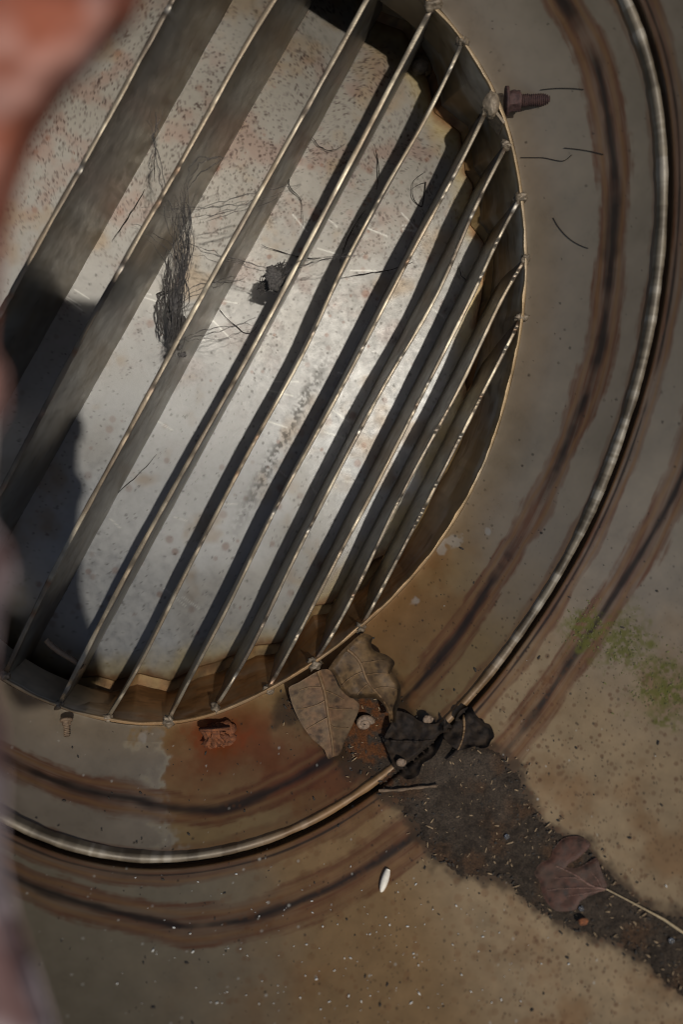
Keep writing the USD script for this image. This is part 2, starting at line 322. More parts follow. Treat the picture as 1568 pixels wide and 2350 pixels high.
# ------------------------------------------------------------------ back plate and ledge behind the grille
pl = np.array([(854,45),(924,72),(985,190),(998,258),(1056,305),(1069,395),(1086,422),(1082,515),(1111,555),(1099,715),(1066,868),(1074,903),(985,1110),(894,1268),(859,1283),(760,1383),(710,1392),(650,1473),(585,1482),(457,1530),(389,1561),(319,1547),(262,1562),(223,1551),(137,1558),(78,1524),(0,1470),(-150,1290),(-400,1050),(-480,800),(-480,400),(-330,-20),(-40,-330),(360,-460),(680,-240)], float)
tp = np.arctan2(pl[:, 1] - CY, pl[:, 0] - CX); rp = np.hypot(pl[:, 0] - CX, pl[:, 1] - CY); o = np.argsort(tp); tp, rp = tp[o], rp[o]
def plate_r(t): return np.interp(t, tp, rp, period=2 * np.pi) * (1 + (fb(np.degrees(t) * 8, t * 0, 40, 4, 71) - .5) * .012)
def plate_z(x, y):
    u = ((x - 790) * .875 + (y - 975) * .485) * .000306
    w = (-(x - 790) * .485 + (y - 975) * .875) * .000306
    return -DEPTH + .15 * u + .03 * w + .0012 * (fb(x, y, 330, 2, 77) - .5) * 2
tt = np.linspace(-np.pi, np.pi, 900, endpoint=False); ss = np.linspace(.003, 1, 260)
T, Sx = np.meshgrid(tt, ss); r = plate_r(T) * Sx; x, y = CX + r * np.cos(T), CY + r * np.sin(T)
def plate_tint(x, y, s):
    w1 = fb(x, y, 230, 4, 81); w2 = fb(x, y, 70, 4, 82); w3 = fb(x, y, 20, 3, 83); w5 = fb(x, y, 7, 2, 84)
    c = np.zeros(x.shape + (3,)) + lin(186, 186, 184)
    c = mix(c, lin(166, 162, 154), sst(.42, .62, w1) * .7)
    upm = sst(1150, 250, y + (w1 - .5) * 500)                       # upper half: dusty, speckled with rust
    c = mix(c, lin(136, 128, 114), upm * .8)
    c = mix(c, lin(138, 94, 76), upm * sst(.50, .66, w2) * .4)
    c = mix(c, lin(150, 120, 78), sst(.56, .7, fb(x, y, 110, 4, 85)) * .45)
    sp = spots(x, y, 26000, (-200, -150, 1150, 1250), 1.6, 4.6, 12, 1.0) * sst(.42, .58, w2 * .6 + w1 * .4 + (upm - .5) * .12)
    c = mix(c, lin(58, 34, 26), sp * .95 * upm)
    c = mix(c, lin(60, 54, 46), spots(x, y, 5000, (-200, 0, 1150, 1570), 1.5, 4.5, 13, .8) * .8)
    c = mix(c, lin(120, 70, 40), spots(x, y, 260, (0, 0, 1100, 1500), 4, 13, 14, .5))
    # dark worn streak and yellow film at the edge
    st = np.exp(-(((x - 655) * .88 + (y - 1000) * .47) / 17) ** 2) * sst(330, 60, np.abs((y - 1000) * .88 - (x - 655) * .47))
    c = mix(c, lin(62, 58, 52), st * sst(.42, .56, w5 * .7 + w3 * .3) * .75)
    ed = sst(.90, 1.0, s + (w2 - .5) * .16)
    c = mix(c, lin(190, 168, 112), ed * .75)
    c = mix(c, lin(120, 74, 36), sst(.965, 1.0, s + (w3 - .5) * .04) * .8)
    # faint scratches
    g = np.random.default_rng(21)
    for k in range(42):
        cx, cy, L, an = g.uniform(150, 1000), g.uniform(500, 1500), g.uniform(10, 36), g.uniform(.0, .9)
        u = (x - cx) * math.cos(an) + (y - cy) * math.sin(an); w = -(x - cx) * math.sin(an) + (y - cy) * math.cos(an)
        c = mix(c, lin(226, 224, 214), np.exp(-(w / 1.6) ** 2) * (np.abs(u) < L) * .6)
    return np.clip(c, .004, .9)
zt = plate_z(x, y); P = at(x, y, zt)
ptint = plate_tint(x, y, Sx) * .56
P = np.concatenate([P, at(x[-1:], y[-1:], zt[-1:] - .0005) , at(x[-1:], y[-1:], zt[-1:]) - [0, 0, .002]])
ptint = np.concatenate([ptint, ptint[-1:], ptint[-1:] * .6])
v, f = grid(P, True); put('back_plate', (v, f[:, ::-1]), 'plate_steel', vessel, tint=ptint.reshape(-1, 3))

# the deep band of the grille (a cylinder along the grille's axis), ledge floor under it
def rimpt(t):
    x, y = CX + rim_r(t) * np.cos(t), CY + rim_r(t) * np.sin(t); return at(x, y, zfront(x, y))
tb = np.radians(np.r_[np.linspace(-66, 120, 900), np.linspace(122, 292, 110)])
edge = rimpt(tb); tg = np.roll(edge, -1, 0) - np.roll(edge, 1, 0); tg /= np.linalg.norm(tg, axis=1, keepdims=True)
inw = np.cross([0, 0, 1.], tg); inw *= np.sign((inw * (at(CX, CY, 0) - edge)).sum(1))[:, None]
def px_of(p):
    d = (np.asarray(p) - [0, 0, CAMH]) @ RC; return W0/2 - FPX * d[..., 0] / d[..., 2], H0/2 + FPX * d[..., 1] / d[..., 2]
TH = .0026 * (1 + (fb(np.degrees(tb) * 9, tb * 0, 25, 3, 91) - .5) * .7)
zwob = .0012 * (fb(np.degrees(tb) * 9, tb * 0, 40, 3, 92) - .5) * 2
zs = np.r_[-.06, -.012, -.0006]
rows = [edge + [0, 0, z] + np.array([0, 0, 1.]) * zwob[:, None] for z in zs]
rows.append(edge + inw * .0006 + np.array([0, 0, 1.]) * zwob[:, None])
rows.append(edge + inw * (TH - .0006)[:, None] + np.array([0, 0, 1.]) * zwob[:, None])
bx, by = CX + plate_r(tb) * 1.03 * np.cos(tb), CY + plate_r(tb) * 1.03 * np.sin(tb); low = at(bx, by, plate_z(bx, by) - .003)
topin = edge + inw * TH[:, None] + np.array([0, 0, 1.]) * (zwob - .0006)[:, None]
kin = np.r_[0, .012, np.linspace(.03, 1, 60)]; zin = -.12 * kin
rows += [topin + (low - topin) * k for k in kin]
P = np.array(rows)
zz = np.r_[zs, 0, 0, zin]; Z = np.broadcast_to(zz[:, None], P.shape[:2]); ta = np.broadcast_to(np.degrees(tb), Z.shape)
X = ta * 9; w1 = fb(X, Z * 3000, 120, 4, 93); w2 = fb(X, Z * 3000, 35, 4, 94)
c = np.zeros(P.shape) + lin(178, 166, 146); c = mix(c, lin(150, 124, 86), sst(.42, .62, w1) * .8)
wet = sst(30, 55, ta) * sst(112, 96, ta); c = mix(c, lin(172, 122, 74), wet * (.55 + .4 * sst(.4, .6, w2)))
c = mix(c, lin(90, 66, 42), sst(.55, .7, w2) * .45)
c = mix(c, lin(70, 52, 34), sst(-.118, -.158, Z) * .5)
c = mix(c, lin(120, 98, 66), (Z > -.0015) * .7 * np.ones_like(w1))
def at_plane(P): return P
grille = thing('round_grille', at(500, 1640, 0), 'round steel grille of parallel upright slats in a deep rusty band', 'grille')
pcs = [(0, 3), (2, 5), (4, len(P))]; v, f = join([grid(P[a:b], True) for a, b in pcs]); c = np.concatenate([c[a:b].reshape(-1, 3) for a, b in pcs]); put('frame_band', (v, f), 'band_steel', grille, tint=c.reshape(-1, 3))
# ledge: flat ring floor closing the gap between the plate and the band
kk = np.linspace(1, .55, 40)[:, None]; lx, ly = CX + (bx - CX) * kk, CY + (by - CY) * kk; P = at(lx, ly, plate_z(lx, ly) - .0025 - .004 * np.minimum((1 - kk) * 20, 1))
x, y = px_of(P); c = np.zeros(P.shape) + lin(140, 116, 78); w = fb(x, y, 80, 4, 97); c = mix(c, lin(110, 70, 36), sst(.4, .6, w) * .8); c = mix(c, lin(60, 48, 34), sst(.5, .7, fb(x, y, 30, 4, 98)) * .6)
v, f = grid(P, True); put('ledge', (v, f), 'band_steel', vessel, tint=c.reshape(-1, 3))

# ------------------------------------------------------------------ slats
SL = [
 [(660,-480),(540,-262),(418,-40),(390,10),(215,330),(40,645),(-60,830),(-250,1180)],
 [(860,-420),(780,-270),(657,-40),(620,14),(405,390),(190,770),(0,1128),(-130,1360),(-190,1470)],
 [(940,-178),(864,-40),(784,105),(619,400),(435,730),(280,1018),(150,1258),(75,1408),(8,1552)],
 [(1008,-15),(997,6),(784,412),(588,783),(450,1028),(300,1298),(210,1470),(133,1620)],
 [(1064,92),(984,260),(884,433),(784,620),(705,793),(565,1048),(425,1318),(315,1535),(245,1650)],
 [(1118,252),(1060,370),(949,575),(784,890),(635,1163),(510,1418),(440,1550),(385,1656)],
 [(1166,330),(1104,450),(1004,675),(874,900),(784,1068),(670,1293),(565,1508),(494,1624)],
 [(1197,452),(1154,530),(1079,690),(984,878),(859,1123),(784,1263),(670,1483),(615,1584)],
 [(1209,592),(1159,675),(1064,873),(924,1133),(784,1418),(721,1524)],
 [(1199,728),(1124,873),(1004,1108),(889,1328),(829,1442)],
]
welds = []
for k, pts in enumerate(SL, 1):
    pts = np.array(pts, float); nn = 150
    q = smoothline(pts, nn); straight = np.outer(1 - np.linspace(0, 1, nn), pts[0]) + np.outer(np.linspace(0, 1, nn), pts[-1])
    s = np.linspace(0, 1, nn)
    # clip to the band
    th, vv = v_of(q[:, 0], q[:, 1]); q = q[vv < .006]; 
    top = at(q[:, 0], q[:, 1], zfront(q[:, 0], q[:, 1])); nn = len(q); s = np.linspace(0, 1, nn)
    t = np.gradient(top, axis=0); t /= np.linalg.norm(t, axis=1, keepdims=True); side = np.cross(t, [0, 0, 1.])
    base = top[0] + (top[-1] - top[0]) * np.linspace(0, 1, nn)[:, None]            # lower edge runs straight
    dn = np.linspace(0, 1, 9); gap = top[:, 2] - plate_z(q[:, 0], q[:, 1]) - .004; sdep = np.minimum(gap, .078 + 1.9 * top[:, 2]); tdir = unit(top[-1] - top[0])
    half = (.0017 if k < 5 else .0013) * (1 + (fb(s * 400 + k * 90, s * 0, 14, 3, 101 + k) - .5) * .5)
    endf = np.minimum(s, 1 - s) * np.linalg.norm(top[-1] - top[0]); zw = .0011 * (fb(s * 500 + 31 * k, s * 0, 30, 4, 120 + k) - .5) * 2 - .0018 * sst(.62, .8, fb(s * 900 + 77 * k, s * 0, 7, 2, 130 + k)) - .004 * np.exp(-endf / .005)
    def rib(off, ff, lip=0.):
        pth = top * (1 - ff * .75) + base * ff * .75 + tdir * ((s * 2 - 1) * .034 * float(sst(.38, .85, ff)))[:, None]
        return pth + side * off[:, None] + np.array([0, 0, 1.]) * (-lip - sdep * ff + zw * (1 - ff))[:, None]
    rows = [rib(-half, d) for d in dn[::-1][:-1]] + [rib(-half, 0., .0004), rib(-half * .7, 0.0), rib(half * .7, 0.0), rib(half, 0., .0004)] + [rib(half, d) for d in dn[1:]]
    P = np.array(rows); P = np.concatenate([P, P[:1]])
    Z = P[..., 2] - top[None, :, 2]; X = np.broadcast_to(s * 900 + k * 300, Z.shape); sd = np.broadcast_to(np.arange(len(P))[:, None], Z.shape)
    w1 = fb(X, Z * 2500 + sd * .01, 90, 4, 140 + k); w2 = fb(X * .5, Z * 6000, 22, 4, 160 + k)
    c = np.zeros(P.shape) + lin(126, 120, 110); c = mix(c, lin(104, 88, 62), sst(.4, .62, w1) * .75); c = mix(c, lin(70, 60, 46), sst(.52, .68, w2) * .55)
    st2 = fb(X + Z * 5200, Z * 260, 15, 4, 180 + k); c = mix(c, lin(66, 58, 48), sst(.5, .64, st2) * .3); c = mix(c, lin(160, 152, 138), sst(.60, .70, fb(X - Z * 2600, Z * 90, 9, 3, 190 + k)) * .35)
    c = mix(c, lin(84, 48, 22), sst(-.014, -.001, Z) * sst(.45, .6, w1) * .55)
    if k in (0, 1, 2, 3): c = mix(c, lin(92, 62, 36), sst(-.012, 0, Z) * sst(.45, .7, np.broadcast_to(s, Z.shape)) * .8)
    endm = sst(.06, .0, np.broadcast_to(1 - s, Z.shape)); c = mix(c, lin(140, 84, 40), endm * .55 * (k > 6)); c = mix(c, lin(108, 92, 66), endm * .4)
    c = mix(c, lin(96, 86, 70), (Z > -.0012) * .8); c = mix(c, lin(138, 128, 110), (Z > -.0012) * .8 * sst(.56, .66, w2)); c = mix(c, lin(58, 46, 34), (Z > -.0012) * .7 * sst(.5, .36, w1))
    m_ = len(P) - 1; pcs = [(0, 9), (8, 12), (11, m_)]                  # two faces and the cut edge between them
    v, f = join([grid(P[a:b]) for a, b in pcs]); c = np.concatenate([c[a:b].reshape(-1, 3) for a, b in pcs])
    put('slat', (v, f[:, ::-1]), 'slat_steel', grille, tint=c)
    for j, e in ((0, top[0]), (1, top[-1])):
        x_, y_ = px_of(e)
        if -20 < x_ < 1568 and -10 < y_ < 2349 and k > 2: welds.append((e, k * 2 + j))
for e, sd in welds:
    put('weld', blob(e + [0, 0, -.0030], .0024 + .0016 * ((sd * 37) % 11) / 11, sd, .9, 2, (1 + .5 * (sd % 3) / 2, 1.1, 1.3), 2.2), 'weld_metal', grille)
# bent tab beside the bolt
def slab(corners, thick, seed=0):
    c = np.array(corners, float); nrm = unit(np.cross(c[1] - c[0], c[3] - c[0])); v = np.vstack([c + nrm * thick / 2, c - nrm * thick / 2])
    f = [[0,1,2],[0,2,3],[4,6,5],[4,7,6]] + [t for i in range(4) for t in ([i, i+4, (i+1)%4], [(i+1)%4, i+4, (i+1)%4+4])]
    return v, np.array(f)
tab = put('bent_tab', join([slab([at(1128,243,.002), at(1158,282,.001), at(1146,310,-.014), at(1112,262,-.012)], .002), blob(at(1128, 240, .001), .007, 3, .35, 3, (.8, 1.3, .7))]), 'weld_metal', grille, smooth=35)

# ------------------------------------------------------------------ bolts
def bolt(name, p0, d, L, r, label, mat='rusty_bolt', nut=.011):
    d = unit(d); u, w = frame(d); path = thing(name, p0, label, 'bolt')
    n = 260; s = np.linspace(0, 1, n); turns = L / .0013
    rings = []
    for k in range(n):
        a = np.arange(20) / 20 * 2 * np.pi
        rr = r * (1 + .10 * np.sin(s[k] * turns * 2 * np.pi - a) + .12 * (noise(np.stack([s[k] * 14 + 0 * a, np.cos(a), np.sin(a)], -1) + 3, 5) - .5))
        if k in (0, n - 1): rr = rr * .6
        rings.append(p0 + d * L * s[k] + rr[:, None] * (np.cos(a)[:, None] * u + np.sin(a)[:, None] * w))
    v, f = grid(np.array(rings), True); v = np.vstack([v, p0 + d * L]); b = (n - 1) * 20
    f = np.vstack([f, [[b + i, b + (i + 1) % 20, len(v) - 1] for i in range(20)]])
    put('threaded_shank', (v, f[:, ::-1]), mat, path)
    # hexagonal nut, corroded
    import trimesh
    c = trimesh.creation.cylinder(nut, nut * 1.15, sections=6).subdivide().subdivide().subdivide(); q = np.array(c.vertices)
    q = q * (1 + (1.5 if mat == 'orange_rust' else .35) * (fbm(q * 260 + 5, 3, 9) - .5))[:, None]
    q = p0 + d * nut * .85 + q[:, :1] * u + q[:, 1:2] * w + q[:, 2:] * d
    put('nut', (q, np.array(c.faces)), mat, path)
    q = np.array(trimesh.creation.cylinder(nut * 1.35, .0022, sections=28).subdivide().vertices); fc = np.array(trimesh.creation.cylinder(nut * 1.35, .0022, sections=28).subdivide().faces)
    q = q * (1 + .12 * (fbm(q * 200 + 8, 3, 4) - .5))[:, None]
    put('washer', (p0 + d * .001 + q[:, :1] * u + q[:, 1:2] * w + q[:, 2:] * d, fc), mat, path)
    return path
bolt('rusty_bolt', at(1160, 233, -.010), np.array([1, .03, .10]), .030, .0040, 'dark corroded threaded bolt with nut sticking out of the grille band at upper right', nut=.0072)
bolt('rusty_bolt', at(492, 1668, -.008), np.array([.05, -1, .25]), .014, .0040, 'orange crumbling rusted bolt under the lower edge of the grille', 'orange_rust', nut=.0085)
bolt('rusty_bolt', at(152, 1648, -.012), np.array([.12, -1, .5]), .013, .0022, 'thin short brown bolt below the grille band near its lower left end', 'twig', nut=.0035)
p = thing('round_rivet', at(965, 152, plate_z(965., 152.)), 'small shiny domed rivet on the ledge near the top of the grille', 'rivet')
put('dome_head', blob(at(965, 152, plate_z(965., 152.) + .003), .0062, 2, .08, 3, (1, 1, .75)), 'weld_metal', p)
put('washer', blob(at(965, 154, plate_z(965., 154.) - .001), .009, 4, .15, 3, (1, 1, .25)), 'band_steel', p, tint=np.zeros((642, 3)) + lin(110, 90, 60))
rustl = [blob(at(480 + 55 * rng.random(), 1665 + 50 * rng.random(), zwall(500, 1690) + .002), .0010 + .0036 * rng.random() ** 2, k, .7, 1) for k in range(150)]
tag(prim(put('rust_flakes', join(rustl), 'orange_rust')), 'loose orange rust flakes crumbled round the orange bolt', 'rust', None, 'stuff')

# ------------------------------------------------------------------ sediment along the lowest line
poly = Polygon(DP)
gx, gy = np.meshgrid(np.arange(600, 1790, 3.2), np.arange(1500, 2420, 3.2))
inside = shapely.contains_xy(poly, gx, gy); bd = shapely.distance(shapely.points(gx, gy), poly.exterior).reshape(gx.shape); sd = np.where(inside, bd, -bd)
w1 = fb(gx, gy, 60, 4, 201); w2 = fb(gx, gy, 16, 4, 202); w3 = fb(gx, gy, 5, 2, 203)
near = sst(980, 860, gx + .2 * (gy - 1700))
e = sd + (w1 - .5) * 22 + (w2 - .5) * 22 - near * 26 * sst(.30, .62, w2 * .5 + w1 * .5) - near * 8
hh = .0016 * np.tanh(e / 30) + .0016 * (w2 - .5) * sst(0, 20, e) + .0016 * (w3 - .5) - .0004
keep = (e > -6)
P = at(gx, gy, zwall(gx, gy) + hh + .0002)
c = np.zeros(P.shape) + lin(62, 52, 42); c = mix(c, lin(80, 56, 36), sst(.5, .65, w1) * .6); c = mix(c, lin(42, 34, 26), sst(.5, .62, w2) * .7); c = mix(c, lin(110, 64, 28), near * sst(.4, .6, w2) * .7)
c = mix(c, lin(92, 80, 68), sst(.52, .68, fb(gx, gy, 110, 3, 205)) * .35); c = mix(c, lin(46, 38, 28), sst(14, 2, e) * .35)
n_, m_ = gx.shape; i = np.arange(n_ * m_).reshape(n_, m_); q = np.stack([i[:-1, :-1], i[1:, :-1], i[1:, 1:], i[:-1, 1:]], -1).reshape(-1, 4); q = q[keep.ravel()[q].all(1)]
f = np.vstack([q[:, [0, 1, 2]], q[:, [0, 2, 3]]]); used = np.unique(f); rm = -np.ones(n_ * m_, int); rm[used] = np.arange(len(used))
tag(prim(put('sediment', (P.reshape(-1, 3)[used], rm[f]), 'soil', tint=c.reshape(-1, 3)[used])), 'dark brown muddy sediment lying along the lowest line of the steel vessel', 'sediment', None, 'stuff')
def on(x, y, lift=.0): return at(x, y, zwall(x, y) + lift)

# grit and chaff on the sediment and the walls
def scatter(n, test, r0, r1, seed, lift=.001, el=1.0):
    g = np.random.default_rng(seed); out = []
    while len(out) < n:
        x_, y_ = g.uniform(0, 1568), g.uniform(1200, 2349)
        if g.random() > test(x_, y_): continue
        r = r0 + (r1 - r0) * g.random() ** 3; a = g.uniform(0, 6.28)
        v_, f_ = blob([0, 0, 0], r, int(g.integers(50)), .5, 1, (el * (.6 + g.random()), .6, .6))
        R2 = np.array([[math.cos(a), -math.sin(a), 0], [math.sin(a), math.cos(a), 0], [0, 0, 1]])
        out.append((v_ @ R2.T + on(x_, y_, lift + r * .2), f_))
    return join(out)
ind2 = lambda x, y: 1.0 if SEDP.contains(Point(x, y)) else (.4 * math.exp(-SEDP.distance(Point(x, y)) / 16))
ind = lambda x, y: 1.0 if poly.contains(Point(x, y)) else 0.0
tag(prim(put('dark_grit', scatter(1300, ind2, .0003, .0013, 1, .0008), 'dark_grit')), 'dark gritty crumbs scattered over the muddy sediment', 'grit', None, 'stuff')
tag(prim(put('pale_chaff', scatter(420, ind2, .0003, .0009, 2, .0012, 2.2), 'tan_grit')), 'tan chaff and seed husks mixed into the muddy sediment', 'chaff', None, 'stuff')
tag(prim(put('wall_crumbs', scatter(260, lambda x, y: (.6 if v_of(x, y)[1] > .05 else 0) * (1 if y > 1500 else .4), .0004, .0013, 3, .0003), 'dark_grit')), 'tiny dark crumbs sprinkled on the steel walls', 'crumbs', None, 'stuff')
tag(prim(put('white_lint', scatter(170, lambda x, y: (math.exp(-((x - 800) / 330) ** 2 - ((y - 2230) / 170) ** 2) + .015) * (v_of(x, y)[1] > .1), .0003, .0009, 4, .0003), 'pale_speck')), 'small white lint specks on the lower steel wall', 'lint', None, 'stuff')

def mossy(x, y): return max(math.exp(-((x - a) ** 2 + (y - b) ** 2) / (2 * c_ * c_)) for a, b, c_ in ((1350, 1440, 26), (1430, 1470, 34), (1500, 1560, 40), (1560, 1590, 36)))
look('moss_green', (.12, .115, .04), rough=.9, var=.6, scale=700.)
tag(prim(put('moss', scatter(600, mossy, .0003, .0009, 9, .0), 'moss_green')), 'yellow green moss growing in grains on the steel wall at the right edge', 'moss', None, 'stuff')

# ------------------------------------------------------------------ leaves
def leaf_mesh(poly_px, lift, step=5.0, thick=.0005):
    pts = np.array(poly_px, float); ring = np.vstack([smoothline(np.vstack([pts, pts[:1]]), int(len(pts) * 9))[:-1]])
    pg = Polygon(ring).buffer(0); pg = max(getattr(pg, 'geoms', [pg]), key=lambda g: g.area); ring = np.array(pg.exterior.coords)[:-1]
    x0, y0, x1, y1 = pg.bounds; gx, gy = np.meshgrid(np.arange(x0, x1, step), np.arange(y0, y1, step)); gp = np.stack([gx.ravel(), gy.ravel()], 1)
    gp = gp[shapely.contains_xy(pg.buffer(-step * .5), gp[:, 0], gp[:, 1])]
    A = np.vstack([ring, gp]); t = Delaunay(A).simplices; cc = A[t].mean(1); t = t[shapely.contains_xy(pg, cc[:, 0], cc[:, 1])]
    a, b, c = A[t[:, 0]], A[t[:, 1]], A[t[:, 2]]; s = (b - a)[:, 0] * (c - a)[:, 1] - (b - a)[:, 1] * (c - a)[:, 0]; t[s > 0] = t[s > 0][:, ::-1]
    dist = shapely.distance(shapely.points(A), pg.exterior)
    z = zwall(A[:, 0], A[:, 1]) + lift(A[:, 0], A[:, 1], dist); top = at(A[:, 0], A[:, 1], z); n = len(A); k = len(ring)
    bot = top - [0, 0, thick]; j = np.arange(k); j2 = (j + 1) % k
    side = np.vstack([np.stack([j, j2, j + n], 1), np.stack([j2, j2 + n, j + n], 1)])
    return (np.vstack([top, bot]), np.vstack([t, t[:, ::-1] + n, side])), np.vstack([A, A]), z
Z1 = lambda L: [(609.8 + x * .389, 1389 + y * .389) for x, y in L]
Z2 = lambda L: [(1152 + x * .2653, 1829.5 + y * .2653) for x, y in L]
def segdist(A, line):
    line = np.array(line); d = np.full(len(A), 1e9)
    for p, q in zip(line[:-1], line[1:]):
        t = np.clip(((A - p) @ (q - p)) / ((q - p) @ (q - p)), 0, 1); d = np.minimum(d, np.hypot(*(A - p - t[:, None] * (q - p)).T))
    return d
def rib_mesh(line, zfun, r0, r1, n=40):
    q = smoothline(line, n); return tube(at(q[:, 0], q[:, 1], zfun(q[:, 0], q[:, 1])), np.linspace(r0, r1, n), 6)
def leaf(name, outline, mid, lift, label, cols, mat, vein, veins=(), vr=.0011):
    (m, A, z) = leaf_mesh(outline, lift); path = thing(name, m[0].mean(0), label, 'leaf')
    d = segdist(A, mid); w1 = fb(A[:, 0], A[:, 1], 40, 4, 301); w2 = fb(A[:, 0], A[:, 1], 12, 3, 302)
    c = np.zeros((len(A), 3)) + cols[0]; c = mix(c, cols[1], sst(.4, .62, w1) * .8); c = mix(c, cols[2], sst(.5, .68, w2) * .6); c = mix(c, cols[2] * .45, spots(A[:, :1], A[:, 1:], 60, (A[:, 0].min(), A[:, 1].min(), A[:, 0].max(), A[:, 1].max()), 2, 9, 31, .9)[:, 0]); c = mix(c, cols[1] * 1.5, np.exp(-(d / 5.) ** 2) * .5)
    cl = noise(np.stack([A[:, 0] / 7, A[:, 1] / 7, A[:, 0] * 0], -1), 44); c = mix(c, cols[2] * .8, sst(.12, .0, np.abs(cl - .5)) * .35)
    put('blade', m, mat, path, tint=c)
    kd = cKDTree(A[:len(z)]); zf = lambda x, y: z[kd.query(np.stack([x, y], 1))[1]] + .0003
    put('midrib', rib_mesh(mid, zf, vr, vr * .45), vein, path)
    for vl in veins: put('vein', rib_mesh(vl, zf, vr * .45, vr * .2, 16), vein, path)
    return path, zf
BR = [lin(104, 84, 60), lin(118, 88, 62), lin(70, 54, 40)]
mid1 = Z1([(310,390),(330,450),(350,520),(365,620),(380,720),(392,800),(400,885)])
def lift1(x, y, d):
    m = segdist(np.stack([x, y], 1), mid1); return .006 + .010 * sst(1760, 1560, y) + .00008 * m - .003 * sst(0, 1, m / 90) ** 2 + .0008 * (fb(x, y, 24, 3, 310) - .5)
v1 = [Z1(q) for q in ([(340,480),(280,480),(200,500)],[(352,560),(290,590),(190,610)],[(366,660),(310,690),(240,730)],[(345,500),(400,520),(470,560)],[(360,600),(420,610),(510,610)],[(374,700),(420,720),(490,720)])]
leaf('brown_leaf', Z1([(300,390),(200,450),(135,490),(150,560),(190,660),(270,780),(345,850),(375,905),(400,890),(425,885),(470,790),(520,690),(555,590),(520,550),(450,500),(420,430),(360,375)]), mid1, lift1, 'smooth oval brown dead leaf with straight ridge, half under the grille edge', BR, 'brown_leaf', 'vein', v1, .0014)
mid2 = Z1([(480,260),(525,295),(560,340),(590,420),(610,460),(680,540),(735,640),(745,685)])
ol2 = Z1([(370,375),(405,410),(425,445),(445,490),(510,545),(575,548),(640,545),(700,590),(725,640),(735,690),(765,690),(775,620),(795,560),(798,490),(775,430),(745,385),(762,340),(710,290),(650,270),(622,230),(632,190),(580,165),(500,220),(430,290)])
def lift2(x, y, d):
    m = segdist(np.stack([x, y], 1), mid2); return .014 + .006 * np.sin(x / 31.) * np.sin(y / 27.) * sst(0, 40, m) + .00006 * m + .010 * sst(1600, 1470, y) + .006 * sst(8, 0, d) + .001 * (fb(x, y, 20, 3, 311) - .5)
v2 = [Z1(q) for q in ([(560,340),(620,330),(700,320)],[(585,410),(660,400),(740,400)],[(640,495),(700,480),(780,500)],[(575,390),(510,420),(450,470)],[(610,460),(570,490),(540,530)])]
leaf('brown_leaf', ol2, mid2, lift2, 'wavy-edged brown dead leaf curling above the smooth oval leaf', [lin(110, 86, 56), lin(84, 66, 46), lin(60, 48, 36)], 'brown_leaf', 'vein', v2)
mid3 = Z1([(700,795),(800,800),(900,800),(1000,790)])
cr = lambda seed, a: (lambda x, y, d: .008 + a * (np.abs(fb(x, y, 34, 3, seed) - .5) * 3.4 - .5) + .0016 * (fb(x, y, 9, 2, seed + 1) - .5) + .004 * sst(10, 0, d))
leaf('black_leaf', Z1([(770,620),(850,640),(910,680),(980,700),(1030,690),(1050,760),(1020,850),(980,900),(930,930),(900,1000),(840,1025),(780,985),(730,880),(700,790),(740,700)]), mid3, cr(320, .0075), 'crumpled black rotten leaf beside the wavy brown leaf', BR, 'black_leaf', 'black_leaf')
p4, zf4 = leaf('black_leaf', Z1([(1060,655),(1078,690),(1100,705),(1130,650),(1150,620),(1210,595),(1240,640),(1290,690),(1320,700),(1350,770),(1330,800),(1310,835),(1270,842),(1240,830),(1150,852),(1100,830),(1050,760)]), Z1([(1170,650),(1172,720),(1160,790),(1135,850)]), cr(330, .008), 'small black curled leaf lying against the end of the bright bead', BR, 'black_leaf', 'vein')
put('stalk', tube([on(*Z1([(1135,848)])[0], .006), on(*Z1([(1105,880)])[0], .005), on(*Z1([(1070,910)])[0], .004)], [.0012, .001, .0008]), 'black_leaf', p4)
mid5 = Z2([(910,790),(790,765),(640,670),(470,590)])
ol5 = Z2([(480,400),(560,340),(650,330),(740,370),(772,410),(740,450),(700,490),(640,540),(575,575),(560,600),(640,605),(740,560),(820,520),(850,590),(880,680),(912,765),(860,805),(740,860),(680,900),(640,970),(500,985),(400,920),(350,820),(330,740),(285,650),(330,570),(420,520),(440,460)])
v5 = [Z2(q) for q in ([(850,785),(700,780),(390,800)],[(880,800),(760,820),(560,850)],[(860,770),(820,700),(770,640)],[(760,745),(600,690),(460,695)])]
p5, zf5 = leaf('red_leaf', ol5, mid5, lambda x, y, d: .0026 + .0022 * (fb(x, y, 30, 3, 340) - .5) - .0008 * sst(8, 0, d), 'reddish brown lobed leaf pressed flat into the sediment at right', [lin(80, 52, 40), lin(72, 54, 42), lin(58, 46, 36)], 'brown_leaf', 'pale_vein', v5, .0007)
put('stalk', tube([on(*q, .0034) for q in Z2([(905,790),(1080,880),(1250,970),(1400,1050),(1570,1165),(1700,1250)])], [.0004, .0004, .0005, .0008, .0008, .0007]), 'straw', p5)
